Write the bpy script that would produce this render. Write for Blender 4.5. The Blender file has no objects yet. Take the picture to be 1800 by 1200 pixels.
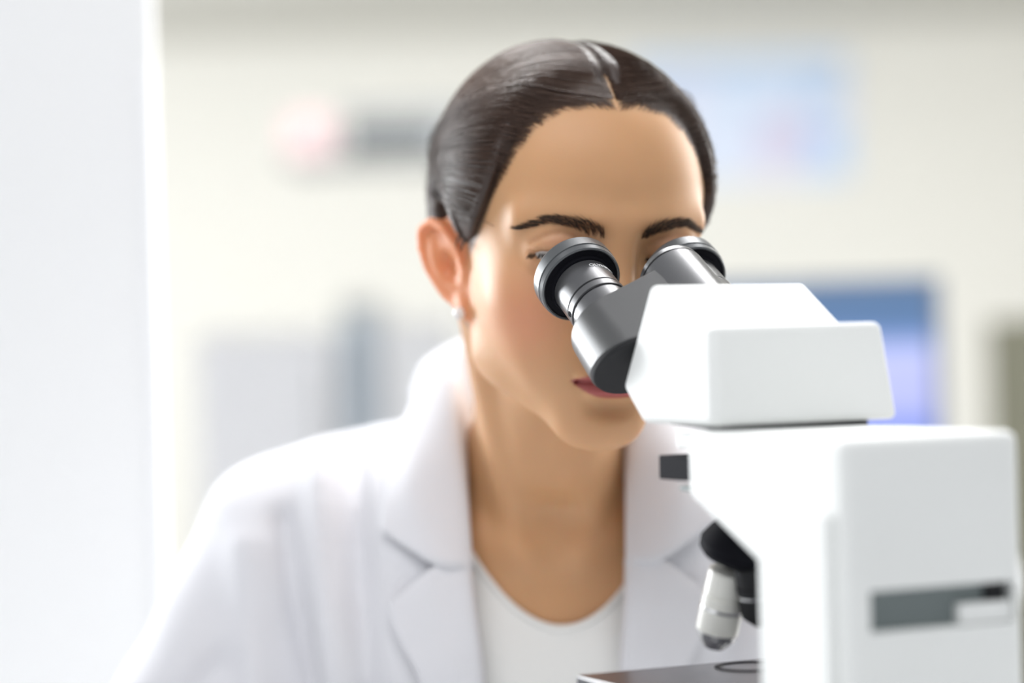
import bpy, math, random
import numpy as np
from mathutils import Vector, Matrix
from mathutils.bvhtree import BVHTree
random.seed(7); rng = np.random.default_rng(7)
sc = bpy.context.scene
COL = sc.collection
R_ = math.radians
# ---------------------------------------------------------------- camera
FPX = 4250.0                      # focal length in pixels of an 1800 px wide frame
cam_d = bpy.data.cameras.new('camera'); cam = bpy.data.objects.new('camera', cam_d); COL.objects.link(cam)
cam_d.sensor_width = 36; cam_d.lens = FPX / 1800 * 36
cam_d.clip_start = .05; cam_d.clip_end = 60
CAM = Vector((0, 0, 1.2))
CROT = Matrix.Rotation(R_(90), 3, 'X') @ Matrix.Rotation(R_(-1.5), 3, 'Z')
cam.matrix_world = Matrix.Translation(CAM) @ CROT.to_4x4()
cam_d.dof.use_dof = True; cam_d.dof.focus_distance = 1.235; cam_d.dof.aperture_fstop = 2.3
sc.camera = cam
def at(px, py, y):
    """point of world depth y seen at a photo pixel"""
    d = CROT @ Vector(((px - 900) / FPX, (600 - py) / FPX, -1)); return CAM + d * (y / d.y)
# ---------------------------------------------------------------- light and exposure
sc.view_settings.view_transform = 'Standard'; sc.view_settings.look = 'None'
sc.view_settings.gamma = 1; sc.view_settings.use_curve_mapping = False
sc.view_settings.exposure = 0.0
w = bpy.data.worlds.new('daylight'); sc.world = w; w.use_nodes = True
w.node_tree.nodes['Background'].inputs[0].default_value = (.93, .96, 1, 1)
w.node_tree.nodes['Background'].inputs[1].default_value = .60
def area(name, loc, target, sx, sy, power, color=(1, 1, 1)):
    l = bpy.data.lights.new(name, 'AREA'); l.shape = 'RECTANGLE'; l.size = sx; l.size_y = sy; l.energy = power; l.color = color
    o = bpy.data.objects.new(name, l); COL.objects.link(o); o.location = loc
    o.rotation_euler = (Vector(target) - Vector(loc)).to_track_quat('-Z', 'Y').to_euler(); return o
area('added_rim_left', (-1.52, 2.75, 1.55), (0, 1.4, 1.15), 1.1, 1.1, 66, (.95, .98, 1))  # lamp added inside the room for the cheek rim, in place of window daylight
area('added_rim_right', (1.6, 2.7, 1.75), (0.1, 1.35, 1.2), .9, 1.1, 40, (1, .98, .95))  # unseen lamp added behind her for the right forehead rim
area('ceiling_light_bench', (.1, 2.1, 2.36), (.05, 1.5, 1.2), 1.2, .5, 30)
area('added_front_top', (-.25, .55, 2.36), (0, 1.3, 1.2), 1.3, .7, 11)  # unseen overhead lamp added to brighten the forehead and leave the neck shaded
area('ceiling_light_room', (.9, 6.6, 2.36), (.9, 7.6, 0), 3.6, 3.0, 200)
area('window_light_room', (-3.3, 7.4, 1.6), (0, 9, 1.4), 2.0, 1.4, 78, (.97, .98, 1))
# ---------------------------------------------------------------- helpers
def mat(name, color, rough=.5, metal=0, emit=None, estr=0, sss=0, sssr=(1, .35, .2), ssss=.01, spec=.5, bump=0, bscale=200, var=0, vscale=6, coat=0, sheen=0, transl=0, attr=None, aniso=0):
    m = bpy.data.materials.new(name); m.use_nodes = True; nt = m.node_tree; N = nt.nodes; L = nt.links
    p = N['Principled BSDF']; I = p.inputs
    I['Base Color'].default_value = (*color, 1); I['Roughness'].default_value = rough; I['Metallic'].default_value = metal
    I['Specular IOR Level'].default_value = spec
    if emit: I['Emission Color'].default_value = (*emit, 1); I['Emission Strength'].default_value = estr
    if sss: I['Subsurface Weight'].default_value = sss; I['Subsurface Radius'].default_value = sssr; I['Subsurface Scale'].default_value = ssss
    if coat: I['Coat Weight'].default_value = coat
    if sheen: I['Sheen Weight'].default_value = sheen
    if aniso: I['Anisotropic'].default_value = aniso
    tc = N.new('ShaderNodeTexCoord'); src = None
    if bump:
        t = N.new('ShaderNodeTexNoise'); t.inputs['Scale'].default_value = bscale; t.inputs['Detail'].default_value = 4
        L.new(tc.outputs['Object'], t.inputs['Vector']); b = N.new('ShaderNodeBump'); b.inputs['Strength'].default_value = bump; b.inputs['Distance'].default_value = .001
        L.new(t.outputs['Fac'], b.inputs['Height']); L.new(b.outputs['Normal'], I['Normal'])
    if var or attr:
        t = N.new('ShaderNodeTexNoise'); t.inputs['Scale'].default_value = vscale; t.inputs['Detail'].default_value = 3
        L.new(tc.outputs['Object'], t.inputs['Vector'])
        mx = N.new('ShaderNodeMix'); mx.data_type = 'RGBA'
        mx.inputs[6].default_value = (*[c * (1 - var) for c in color], 1); mx.inputs[7].default_value = (*[min(1, c * (1 + var)) for c in color], 1)
        L.new(t.outputs['Fac'], mx.inputs[0]); out = mx.outputs[2]
        for an, col in (attr or []):
            a = N.new('ShaderNodeAttribute'); a.attribute_name = an; m2 = N.new('ShaderNodeMix'); m2.data_type = 'RGBA'
            L.new(a.outputs['Fac'], m2.inputs[0]); L.new(out, m2.inputs[6]); m2.inputs[7].default_value = (*col, 1); out = m2.outputs[2]
        L.new(out, I['Base Color'])
    if transl:
        o = N['Material Output']; tr = N.new('ShaderNodeBsdfTranslucent'); tr.inputs[0].default_value = (*color, 1)
        ms = N.new('ShaderNodeMixShader'); ms.inputs[0].default_value = transl
        L.new(p.outputs[0], ms.inputs[1]); L.new(tr.outputs[0], ms.inputs[2]); L.new(ms.outputs[0], o.inputs[0])
    return m
def mesh_obj(name, verts, faces, m, parent=None, smooth=True):
    me = bpy.data.meshes.new(name)
    me.from_pydata([tuple(v) for v in verts], [], [tuple(f) for f in faces]); me.validate(); me.update()
    return link(name, me, m, parent, smooth)
def mesh_np(name, V, Q, m, parent=None, smooth=True):
    V = np.asarray(V, np.float32); Q = np.asarray(Q, np.int32); k = Q.shape[1]
    me = bpy.data.meshes.new(name); me.vertices.add(len(V)); me.vertices.foreach_set('co', V.ravel())
    me.loops.add(Q.size); me.loops.foreach_set('vertex_index', Q.ravel())
    me.polygons.add(len(Q)); me.polygons.foreach_set('loop_start', np.arange(0, Q.size, k, dtype=np.int32))
    me.update(calc_edges=True); me.validate()
    return link(name, me, m, parent, smooth)
def link(name, me, m, parent, smooth=True):
    if smooth: me.polygons.foreach_set('use_smooth', [True] * len(me.polygons))
    o = bpy.data.objects.new(name, me); COL.objects.link(o)
    if m: me.materials.append(m)
    if parent: attach(o, parent)
    return o
def world_loc(o):
    v = Vector(o.location)
    while o.parent: o = o.parent; v += Vector(o.location)
    return v
def attach(o, parent):            # parents are only ever translated
    o.location = Vector(o.location) - world_loc(parent); o.parent = parent
def empty(name, loc):
    o = bpy.data.objects.new(name, None); o.empty_display_size = .05; COL.objects.link(o); o.location = loc; return o
def tag(o, label, cat, group=None, kind=None):
    o['label'] = label; o['category'] = cat
    if group: o['group'] = group
    if kind: o['kind'] = kind
    return o
def struct(o): o['kind'] = 'structure'; return o
def bevel(o, wd, seg=3, ang=30):
    b = o.modifiers.new('bevel', 'BEVEL'); b.width = wd; b.segments = seg; b.limit_method = 'ANGLE'; b.angle_limit = R_(ang)
    b.harden_normals = False; return o
def finish_sharp(o, ang=35):
    me = o.data
    me.polygons.foreach_set('use_smooth', [True] * len(me.polygons))
    try: me.set_sharp_from_angle(angle=R_(ang))
    except Exception: pass
    return o
def box(name, c, s, m, parent=None, rz=0, bw=0, rot=None):
    c = Vector(c); hx, hy, hz = (k / 2 for k in s); M = rot or Matrix.Rotation(rz, 3, 'Z')
    V = [c + M @ Vector((x * hx, y * hy, z * hz)) for x in (-1, 1) for y in (-1, 1) for z in (-1, 1)]
    F = [(0, 1, 3, 2), (4, 6, 7, 5), (0, 4, 5, 1), (2, 3, 7, 6), (0, 2, 6, 4), (1, 5, 7, 3)]
    o = mesh_obj(name, V, F, m, parent, False)
    if bw: bevel(o, bw); finish_sharp(o, 60)
    return o
def lathe(name, prof, origin, axis, m, parent=None, n=64, sharp=40):
    """prof: list of (t along axis, radius)"""
    a = Vector(axis).normalized(); u = a.orthogonal().normalized(); v = a.cross(u); o0 = Vector(origin)
    V = []; F = []
    for t, r in prof:
        for k in range(n):
            th = 2 * math.pi * k / n; V.append(o0 + a * t + (u * math.cos(th) + v * math.sin(th)) * r)
    for i in range(len(prof) - 1):
        for k in range(n):
            F.append((i * n + k, i * n + (k + 1) % n, (i + 1) * n + (k + 1) % n, (i + 1) * n + k))
    F.append(tuple(range(n))[::-1]); F.append(tuple((len(prof) - 1) * n + k for k in range(n)))
    return finish_sharp(mesh_obj(name, V, F, m, parent), sharp)
def prism(name, prof, O, e1, e2, e3, d0, d1, m, parent=None, bw=.003, seg=4, scale1=1.0):
    """polygon prof in (e1,e2) extruded along e3 from d0 to d1"""
    n = len(prof); V = []
    for d in (d0, d1):
        for a, b in prof: V.append(Vector(O) + e1 * a + e2 * b + e3 * d)
    F = [tuple(range(n)), tuple(range(n, 2 * n))[::-1]] + [(i, i + n, (i + 1) % n + n, (i + 1) % n) for i in range(n)]
    o = mesh_obj(name, V, F, m, parent)
    import bmesh
    bm = bmesh.new(); bm.from_mesh(o.data); bmesh.ops.recalc_face_normals(bm, faces=bm.faces); bm.to_mesh(o.data); bm.free()
    if bw: bevel(o, bw, seg)
    return finish_sharp(o, 50)
def spline(pts, n):
    """Catmull-Rom through pts, n samples"""
    P = np.array([list(p) for p in pts], float); P = np.vstack([2 * P[0] - P[1], P, 2 * P[-1] - P[-2]])
    k = len(P) - 3; t = np.linspace(0, k - 1e-6, n); i = t.astype(int); f = (t - i)[:, None]
    a, b, c, d = P[i], P[i + 1], P[i + 2], P[i + 3]
    return .5 * (2 * b + (c - a) * f + (2 * a - 5 * b + 4 * c - d) * f ** 2 + (3 * b - 3 * c + d - a) * f ** 3)
def strands(name, paths, rad, m, parent=None, taper=True, sides=3):
    """paths (N,K,3) -> thin tubes in one mesh"""
    P = np.asarray(paths, float); N, K, _ = P.shape
    T = np.gradient(P, axis=1); T /= np.linalg.norm(T, axis=2, keepdims=True) + 1e-9
    ref = np.array([.31, .57, .76]); U = np.cross(T, ref); U /= np.linalg.norm(U, axis=2, keepdims=True) + 1e-9; W = np.cross(T, U)
    r = np.broadcast_to(np.asarray(rad, float).reshape(-1, 1), (N, K)).copy()
    if taper: r *= np.interp(np.linspace(0, 1, K), [0, .15, .7, 1], [.5, 1, .9, .15])[None]
    V = np.stack([P + (U * math.cos(2 * math.pi * s / sides) + W * math.sin(2 * math.pi * s / sides)) * r[..., None] for s in range(sides)], 2)
    idx = np.arange(N * K * sides).reshape(N, K, sides); Q = []
    for s in range(sides):
        s2 = (s + 1) % sides
        Q.append(np.stack([idx[:, :-1, s], idx[:, :-1, s2], idx[:, 1:, s2], idx[:, 1:, s]], -1).reshape(-1, 4))
    return mesh_np(name, V.reshape(-1, 3), np.concatenate(Q), m, parent)
# ------------------------------------------------ signed distance sculpting
def smin(a, b, k):
    h = np.maximum(k - np.abs(a - b), 0) / k; return np.minimum(a, b) - h * h * k * .25
def smax(a, b, k): return -smin(-a, -b, k)
def ell(G, c, r):
    x, y, z = G[0] - c[0], G[1] - c[1], G[2] - c[2]
    k0 = np.sqrt((x / r[0]) ** 2 + (y / r[1]) ** 2 + (z / r[2]) ** 2)
    k1 = np.sqrt((x / r[0] ** 2) ** 2 + (y / r[1] ** 2) ** 2 + (z / r[2] ** 2) ** 2) + 1e-6
    return k0 * (k0 - 1) / k1
def caps(G, a, b, ra, rb):
    a = [float(v) for v in a]; b = [float(v) for v in b]; d = [b[i] - a[i] for i in range(3)]; L2 = sum(v * v for v in d)
    h = np.clip(((G[0] - a[0]) * d[0] + (G[1] - a[1]) * d[1] + (G[2] - a[2]) * d[2]) / L2, 0, 1)
    return np.sqrt((G[0] - a[0] - h * d[0]) ** 2 + (G[1] - a[1] - h * d[1]) ** 2 + (G[2] - a[2] - h * d[2]) ** 2) - (ra + (rb - ra) * h)
def chain(G, pts, rs):
    d = None
    for i in range(len(pts) - 1):
        e = caps(G, pts[i], pts[i + 1], rs[i], rs[i + 1]); d = e if d is None else np.minimum(d, e)
    return d
def axis(*segs):
    """rectilinear axis from (start, end, step) pieces"""
    out = []
    for a, b, s in segs:
        n = max(2, int(round((b - a) / s)) + 1); out += list(np.linspace(a, b, n)[:-1])
    return np.array(out + [segs[-1][1]], np.float32)
class Field:
    def __init__(s, ax, ay, az):
        s.ax = (ax, ay, az); s.G = (ax[:, None, None], ay[None, :, None], az[None, None, :]); s.d = None
    def add(s, fn, k=.01, mode='u', bounds=None):
        if s.d is None: s.d = (fn(s.G) + np.zeros([len(a) for a in s.ax], np.float32)).astype(np.float32); return
        if bounds is None: sl = (slice(None),) * 3
        else:
            sl = tuple(slice(max(0, np.searchsorted(a, lo) - 1), np.searchsorted(a, hi) + 1) for a, (lo, hi) in zip(s.ax, bounds))
        G = (s.G[0][sl[0]], s.G[1][:, sl[1]], s.G[2][:, :, sl[2]])
        e = fn(G); cur = s.d[sl]
        s.d[sl] = smin(cur, e, k) if mode == 'u' else smax(cur, -e, k) if mode == 's' else smax(cur, e, k)
    def sym(s, fn, k=.01, mode='u', b=None):
        """fn(G, side) applied for both sides; b = bounds for the +x side"""
        for sd in (-1, 1):
            bb = None
            if b: bb = [(b[0][0], b[0][1]) if sd > 0 else (-b[0][1], -b[0][0]), b[1], b[2]]
            s.add(lambda G, sd=sd: fn((G[0] * sd, G[1], G[2])), k, mode, bb)
def nets(F):
    d = F.d; ax, ay, az = F.ax; s = d < 0
    c = s[:-1, :-1, :-1].astype(np.int8)
    for i, j, k in [(1,0,0),(0,1,0),(0,0,1),(1,1,0),(1,0,1),(0,1,1),(1,1,1)]:
        c = c + s[i:d.shape[0]-1+i, j:d.shape[1]-1+j, k:d.shape[2]-1+k]
    act = (c > 0) & (c < 8); I = np.argwhere(act); idx = -np.ones(act.shape, np.int32); idx[act] = np.arange(len(I))
    corner = {(i,j,k): d[I[:,0]+i, I[:,1]+j, I[:,2]+k] for i in (0,1) for j in (0,1) for k in (0,1)}
    acc = np.zeros((len(I), 3)); cnt = np.zeros(len(I))
    for a, va in corner.items():
        for dim in range(3):
            if a[dim]: continue
            b = list(a); b[dim] = 1; vb = corner[tuple(b)]
            m = (va < 0) != (vb < 0); t = np.where(m, va / np.where(m, va - vb, 1), 0)
            p = np.tile(np.array(a, float), (len(I), 1)); p[:, dim] = t
            acc[m] += p[m]; cnt[m] += 1
    f = acc / cnt[:, None]
    V = np.stack([np.interp(I[:, q] + f[:, q], np.arange(len(F.ax[q])), F.ax[q]) for q in range(3)], 1)
    Q = []
    for dim in range(3):
        sa = [slice(None)] * 3; sb = [slice(None)] * 3; sa[dim] = slice(None, -1); sb[dim] = slice(1, None)
        A = s[tuple(sa)]; B = s[tuple(sb)]; E = np.argwhere(A != B)
        u, v = (dim + 1) % 3, (dim + 2) % 3
        ok = (E[:, u] > 0) & (E[:, v] > 0) & (E[:, u] < d.shape[u] - 1) & (E[:, v] < d.shape[v] - 1); E = E[ok]
        def cell(du, dv):
            X = E.copy(); X[:, u] -= du; X[:, v] -= dv; return idx[X[:,0], X[:,1], X[:,2]]
        q = np.stack([cell(1, 1), cell(0, 1), cell(0, 0), cell(1, 0)], 1)
        flip = ~A[E[:,0], E[:,1], E[:,2]]; q[flip] = q[flip][:, ::-1]; Q.append(q)
    return V, np.concatenate(Q)
def relax(V, Q, it=2, lam=.5):
    for _ in range(it):
        S = np.zeros_like(V); n = np.zeros(len(V))
        for a, b in ((0, 1), (1, 2), (2, 3), (3, 0)):
            for i, j in ((a, b), (b, a)):
                np.add.at(S, Q[:, i], V[Q[:, j]]); np.add.at(n, Q[:, i], 1)
        V = V + lam * (S / n[:, None] - V)
    return V
def sstep(x, a, b):
    t = np.clip((x - a) / (b - a), 0, 1); return t * t * (3 - 2 * t)
# ================================================================ the person
PZ = 17; PX = 10; PY = 2.0                                     # yaw, pitch, roll of the head
HC = Vector((.0330, 1.3640, 1.2545))                            # middle of the head
MH = Matrix.Translation(HC) @ Matrix.Rotation(R_(PZ), 4, 'Z') @ Matrix.Rotation(R_(PX), 4, 'X') @ Matrix.Rotation(R_(PY), 4, 'Y') @ Matrix.Diagonal((.945, .95, 1, 1))
MHi = MH.inverted()
def W2H(p): return MHi @ Vector(p)
def H2W(p): return MH @ Vector(p)
MN = np.array(MH)
def h2w_np(V): return V @ MN[:3, :3].T + MN[:3, 3]
def cran(G): return smin(ell(G, (0, .014, .034), (.0725, .0920, .073)), ell(G, (0, -.030, .036), (.0635, .0590, .054)), .03)
EYE = (.0335, -.0765, .0060)
EARP = [(.071, -.004, -.010), (.0755, -.010, .000), (.0775, -.008, .013), (.081, .002, .024), (.0845, .015, .0275), (.089, .026, .020), (.090, .030, .007), (.088, .028, -.008), (.083, .020, -.020), (.078, .010, -.029), (.0755, .001, -.034)]
LASH = []
def surf_y(F, x, z):
    """where the sculpted face surface lies behind (x, z)"""
    i = int(np.argmin(np.abs(F.ax[0] - x))); k = int(np.argmin(np.abs(F.ax[2] - z))); c = F.d[i, :, k]; j = int(np.argmax(c < 0))
    t = c[j - 1] / (c[j - 1] - c[j]); return float(F.ax[1][j - 1] * (1 - t) + F.ax[1][j] * t)
class Warp:
    """evaluates a sculpting call in stretched coordinates"""
    def __init__(s, F, fn): s.F = F; s.fn = fn
    def add(s, f, k=.01, mode='u', bounds=None): s.F.add(lambda G: f(s.fn(G)), k, mode, bounds)
    sym = Field.sym
def low_face(G):
    z = G[2]; return (G[0], G[1], np.where(z < -.005, -.005 + (z + .005) / .875, z))
ES = .95; EX = 1.0; EZ = .79
def ear_warp(G): return ((G[0] - .0530 - .17 * (G[2] + .040)) / EX + .0665, (G[1] - .004 - .22 * (G[2] + .015)) / ES + .004, (G[2] + .040) / EZ - .034)
def ear_inv(p):
    z = (p[2] + .034) * EZ - .040; return ((p[0] - .0665) * EX + .0530 + .17 * (z + .040), (p[1] - .004) * ES + .004 + .22 * (z + .015), z)
class SideWarp(Warp):
    def sym(s, f, k=.01, mode='u', b=None): s.F.sym(lambda G: f(s.fn(G)), k, mode, b)
def sculpt_head(F0):
    F = Warp(F0, low_face); F.ax = F0.ax
    F.add(cran)
    F.add(lambda G: ell(G, (0, -.034, -.026), (.0520, .0540, .066)), .03)
    F.sym(lambda G: ell(G, (.0395, -.058, -.023), (.0215, .023, .019)), .028)             # cheek bones
    F.sym(lambda G: ell(G, (.0275, -.062, -.056), (.0215, .022, .026)), .028)             # cheeks
    F.sym(lambda G: ell(G, (.0405, -.008, -.046), (.0140, .030, .034)), .032)             # jaw angle
    F.sym(lambda G: caps(G, (.0375, -.010, -.071), (.0120, -.070, -.1000), .0115, .0110), .026)
    F.add(lambda G: ell(G, (0, -.0750, -.0985), (.0200, .0165, .0150)), .020)             # chin
    F.add(lambda G: ell(G, (0, -.0765, -.0680), (.0290, .0200, .0220)), .022)             # muzzle
    F.sym(lambda G: caps(G, (.012, -.0870, .0180), (.0500, -.0700, .0210), .0070, .0050), .018)   # brow
    F.sym(lambda G: ell(G, (.0325, -.1020, .0050), (.0200, .0195, .0135)), .012, 's')    # sockets
    F.sym(lambda G: ell(G, (.0140, -.1050, .0060), (.0060, .0140, .0100)), .012, 's')     # inner corner
    b = ((.012, .055), (-.105, -.055), (-.022, .026))
    F.sym(lambda G: ell(G, EYE, (.0150, .0140, .0138)), .007, 'u', b)                     # lids over the ball
    cr_ = [(x, surf_y(F0, x, z), z) for x, z in ((.0185, .0095), (.0230, .0125), (.0285, .0148), (.0340, .0156), (.0395, .0148), (.0445, .0124), (.0490, .0090))]
    sl_ = [(x, surf_y(F0, x, z) + .0006, z) for x, z in ((.0185, .0030), (.0235, .0018), (.0285, .0016), (.0340, .0018), (.0395, .0022), (.0445, .0026), (.0495, .0030))]
    sr_ = [.0008, .0021, .0029, .0032, .0031, .0026, .0011]
    LASH[:] = [(p[0], p[1] - .0004, p[2] + r * .85) for p, r in zip(sl_, sr_)]
    F.sym(lambda G: chain(G, cr_, [.0006, .0010, .0013, .0014, .0013, .0011, .0006]), .0016, 's', b)
    F.sym(lambda G: chain(G, sl_, sr_), .0006, 's', b)
    b = ((0, .03), (-.13, -.07), (-.065, .035))
    F.sym(lambda G: caps(G, (0, -.0860, .0180), (0, -.1065, -.0340), .0068, .0072), .012, 'u', ((-.03, .03), b[1], b[2])) if 0 else F.add(lambda G: caps(G, (0, -.0855, .0180), (0, -.1070, -.0330), .0068, .0075), .012)
    F.add(lambda G: ell(G, (0, -.1090, -.0385), (.0088, .0088, .0082)), .008)
    F.sym(lambda G: ell(G, (.0118, -.0990, -.0420), (.0054, .0090, .0062)), .007)
    F.sym(lambda G: ell(G, (.0058, -.1040, -.0510), (.0032, .0052, .0045)), .0035, 's', b)
    F.sym(lambda G: ell(G, (.0065, -.0945, -.0668), (.0150, .0064, .0048)), .0045, 'u', ((-.03, .04), (-.12, -.06), (-.09, -.05)))
    F.add(lambda G: ell(G, (0, -.0935, -.0762), (.0165, .0072, .0056)), .0045)
    F.sym(lambda G: chain(G, [(0, -.1010, -.0708), (.0100, -.0995, -.0702), (.0190, -.0935, -.0712), (.0255, -.0865, -.0720)], [.0009, .0009, .0009, .0014]), .0030, 's', ((-.005, .04), (-.12, -.06), (-.09, -.05)))
    F.sym(lambda G: ell(G, (0, -.0985, -.0870), (.0130, .0050, .0040)), .008, 's', ((-.02, .02), (-.12, -.07), (-.1, -.07)))
    F = SideWarp(F0, ear_warp)
    b = ((.055, .105), (-.03, .05), (-.055, .045))
    F.sym(lambda G: caps(G, (.066, .006, .012), (.066, .004, -.026), .012, .007), .010, 'u', b)
    F.sym(lambda G: smax(ell((G[0] - (G[1] - .01) * .50, G[1], G[2]), (.0785, .0125, -.001), (.0036, .0185, .0300)), -(G[2] + .036), .004), .008, 'u', b)
    F.sym(lambda G: ell(G, (.0755, .0030, -.0305), (.0040, .0085, .0080)), .006, 'u', b)
    F.sym(lambda G: chain(G, EARP, [.0020, .0026, .0028, .0030, .0032, .0032, .0032, .0031, .0030, .0030, .0026]), .0028, 'u', b)
    F.sym(lambda G: chain(G, [(.0840, .019, .014), (.0845, .0205, .002), (.0825, .0165, -.009), (.0790, .0080, -.0155)], [.0024, .0027, .0024, .0022]), .0030, 'u', b)
    F.sym(lambda G: ell(G, (.0815, .0060, -.0030), (.0050, .0085, .0100)), .0045, 's', b)
    F.sym(lambda G: ell(G, (.0720, -.0045, -.0060), (.0045, .0040, .0065)), .0040, 'u', b)   # tragus
def body_parts(F):
    """torso, neck and arms: given in world coordinates, sculpted in the head's frame"""
    def C(a, b, ra, rb, k, mode='u'): F.add(lambda G: caps(G, W2H(a), W2H(b), ra, rb), k, mode)
    base = H2W((0, .028, -.050)); nb = Vector((.019, 1.470, 1.090))
    C(base, nb, .0450, .0480, .012)
    C(H2W((0, -.008, -.070)), (.0185, 1.435, 1.085), .0240, .0200, .030)             # throat
    C((.019, 1.508, 1.015), (.019, 1.600, .760), .101, .115, .035)
    for sd in (-1, 1):
        X = lambda x: .019 + sd * x
        C((X(.045), 1.500, 1.100), (X(.150), 1.520, 1.080), .040, .040, .06)
        C((X(.075), 1.480, 1.020), (X(.070), 1.560, .800), .075, .070, .05)
        C((X(.150), 1.515, 1.065), (X(.255), 1.470, .870), .044, .036, .04)
        C((X(.255), 1.470, .870), (X(.215), 1.350, .895), .036, .030, .02)
        C((X(.018), 1.417, 1.078), (X(.120), 1.462, 1.100), .0100, .0070, .014)        # collar bones
        C(H2W((sd * .044, .034, -.045)), (X(.015), 1.420, 1.086), .0115, .0075, .014)  # neck muscle
    F.add(lambda G: ell(G, W2H((.020, 1.397, 1.097)), (.013, .014, .010)), .022, 's')
F = Field(axis((-.40, -.10, .006), (-.10, .10, .00145), (.10, .40, .006)),
          axis((-.20, -.13, .006), (-.13, -.045, .0012), (-.045, .05, .0026), (.05, .32, .0065)),
          axis((-.56, -.30, .006), (-.30, -.115, .004), (-.115, .04, .00125), (.04, .135, .003)))
sculpt_head(F); 
HEAD_D = F.d.copy()
body_parts(F)
V, Q = nets(F); V = relax(V, Q, 2, .45)
xl = np.clip(np.abs(V[:, 0]) / .0255, 0, 1)
WZ = -.005 + (-.0658) * .875
ztop = WZ + .0080 * (1 - xl ** 1.6) - .0016 * np.exp(-(V[:, 0] / .004) ** 2); zbot = WZ - .0096 * (1 - xl ** 2.2)
lip = sstep(ztop - V[:, 2], -.0006, .0012) * sstep(V[:, 2] - zbot, -.0006, .0012) * (V[:, 1] < -.075) * (np.abs(V[:, 0]) < .0255)
blush = np.exp(-(((np.abs(V[:, 0]) - .045) / .020) ** 2 + ((V[:, 1] + .068) / .03) ** 2 + ((V[:, 2] + .030) / .022) ** 2)) * .8
ear = sstep(np.abs(V[:, 0]), .053, .058) * sstep(V[:, 1], -.020, -.008) * (1 - sstep(V[:, 1], .035, .045)) * sstep(V[:, 2], -.06, -.04) * (1 - sstep(V[:, 2], .014, .022))
lidm = np.exp(-(((np.abs(V[:, 0]) - .033) / .014) ** 2 + ((V[:, 2] - .010) / .008) ** 2)) * (V[:, 1] < -.06) * .6
def hairline(x, y):
    """height of the hair's edge seen from the front, by |x|"""
    return np.interp(np.abs(x), [0, .012, .030, .044, .054, .062, .068, .074, .080], [.0815, .0825, .0795, .0700, .0560, .0380, .0130, -.0080, -.02])
def cover(X, Y, Z):
    front = (Z - hairline(X, Y)) + .95 * np.maximum(0, Y + .052)            # forehead and temple edge
    side = np.minimum(Y + .022 + (Z - .01) * .20, 9)
    g = np.where(Y < -.010, front, np.maximum(front, side))
    earz = np.where((Y < .034), Z + np.where(Y < -.006, .014, -.006) - .9 * np.maximum(0, Y - .008), 1.0)  # over the ear
    nape = Z + .044 + np.maximum(0, .05 - Y) * .3
    return np.minimum(np.minimum(g, nape), np.where(np.abs(X) > .055, earz + 0 * X, 1.0))
gs = cover(V[:, 0], V[:, 1], V[:, 2])
scalp = sstep(gs, -.003, .009) * .93 * (V[:, 2] > -.075) * (1 - .95 * np.exp(-(V[:, 0] / .0022) ** 2) * (V[:, 2] > .06) * (V[:, 1] < .05)) * (1 - ear)
M_skin = mat('skin', (.60, .33, .165), .48, sss=.35, sssr=(1, .34, .16), ssss=.012, spec=.42, bump=.10, bscale=900, var=.07, vscale=30, attr=[('blush', (.68, .27, .16)), ('ear_flush', (.72, .24, .10)), ('lid_tint', (.50, .24, .15)), ('lips', (.36, .085, .08)), ('scalp', (.045, .026, .018))])
person = empty('person', (.019, 1.56, .80))
tag(person, 'woman in white lab coat with tied-back dark hair looking into microscope', 'person')
body = mesh_np('body', h2w_np(V), Q, M_skin, person)
for nme, arr in (('lips', lip), ('blush', blush), ('ear_flush', ear * .75), ('lid_tint', lidm), ('scalp', scalp)):
    a = body.data.attributes.new(nme, 'FLOAT', 'POINT'); a.data.foreach_set('value', arr.astype(np.float32))
body_bvh = BVHTree.FromPolygons([tuple(p) for p in h2w_np(V)], [tuple(q) for q in Q])
def on_body(p_head, d_head, off=0.0):
    o = H2W(p_head); d = (MH.to_3x3() @ Vector(d_head)).normalized(); h = body_bvh.ray_cast(o, d, .3)
    return None if h[0] is None else h[0] - d * off
# eyes
M_eye = mat('eye_white_shaded', (.55, .50, .47), .15, coat=.5); M_iris = mat('iris_brown', (.06, .03, .015), .15, coat=1); M_pup = mat('pupil', (.004, .004, .004), .1)  # white of the eye darkened to carry the lids' shadow
for sd in (-1, 1):
    c = H2W((EYE[0] * sd, EYE[1], EYE[2])); d = MH.to_3x3() @ Vector((0, -.90, -.43)).normalized()
    e = lathe('eye', [(-.0126 * math.cos(t), max(1e-4, .0126 * math.sin(t))) for t in np.linspace(0, math.pi, 28)], c, d, M_eye, person, 36, 180)
    lathe('iris', [(.0111, .0057), (.0119, .0048), (.0124, .0030)], c, d, M_iris, e, 32)
    lathe('pupil', [(.0122, .0024), (.0127, .0020)], c, d, M_pup, e, 24)
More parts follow.
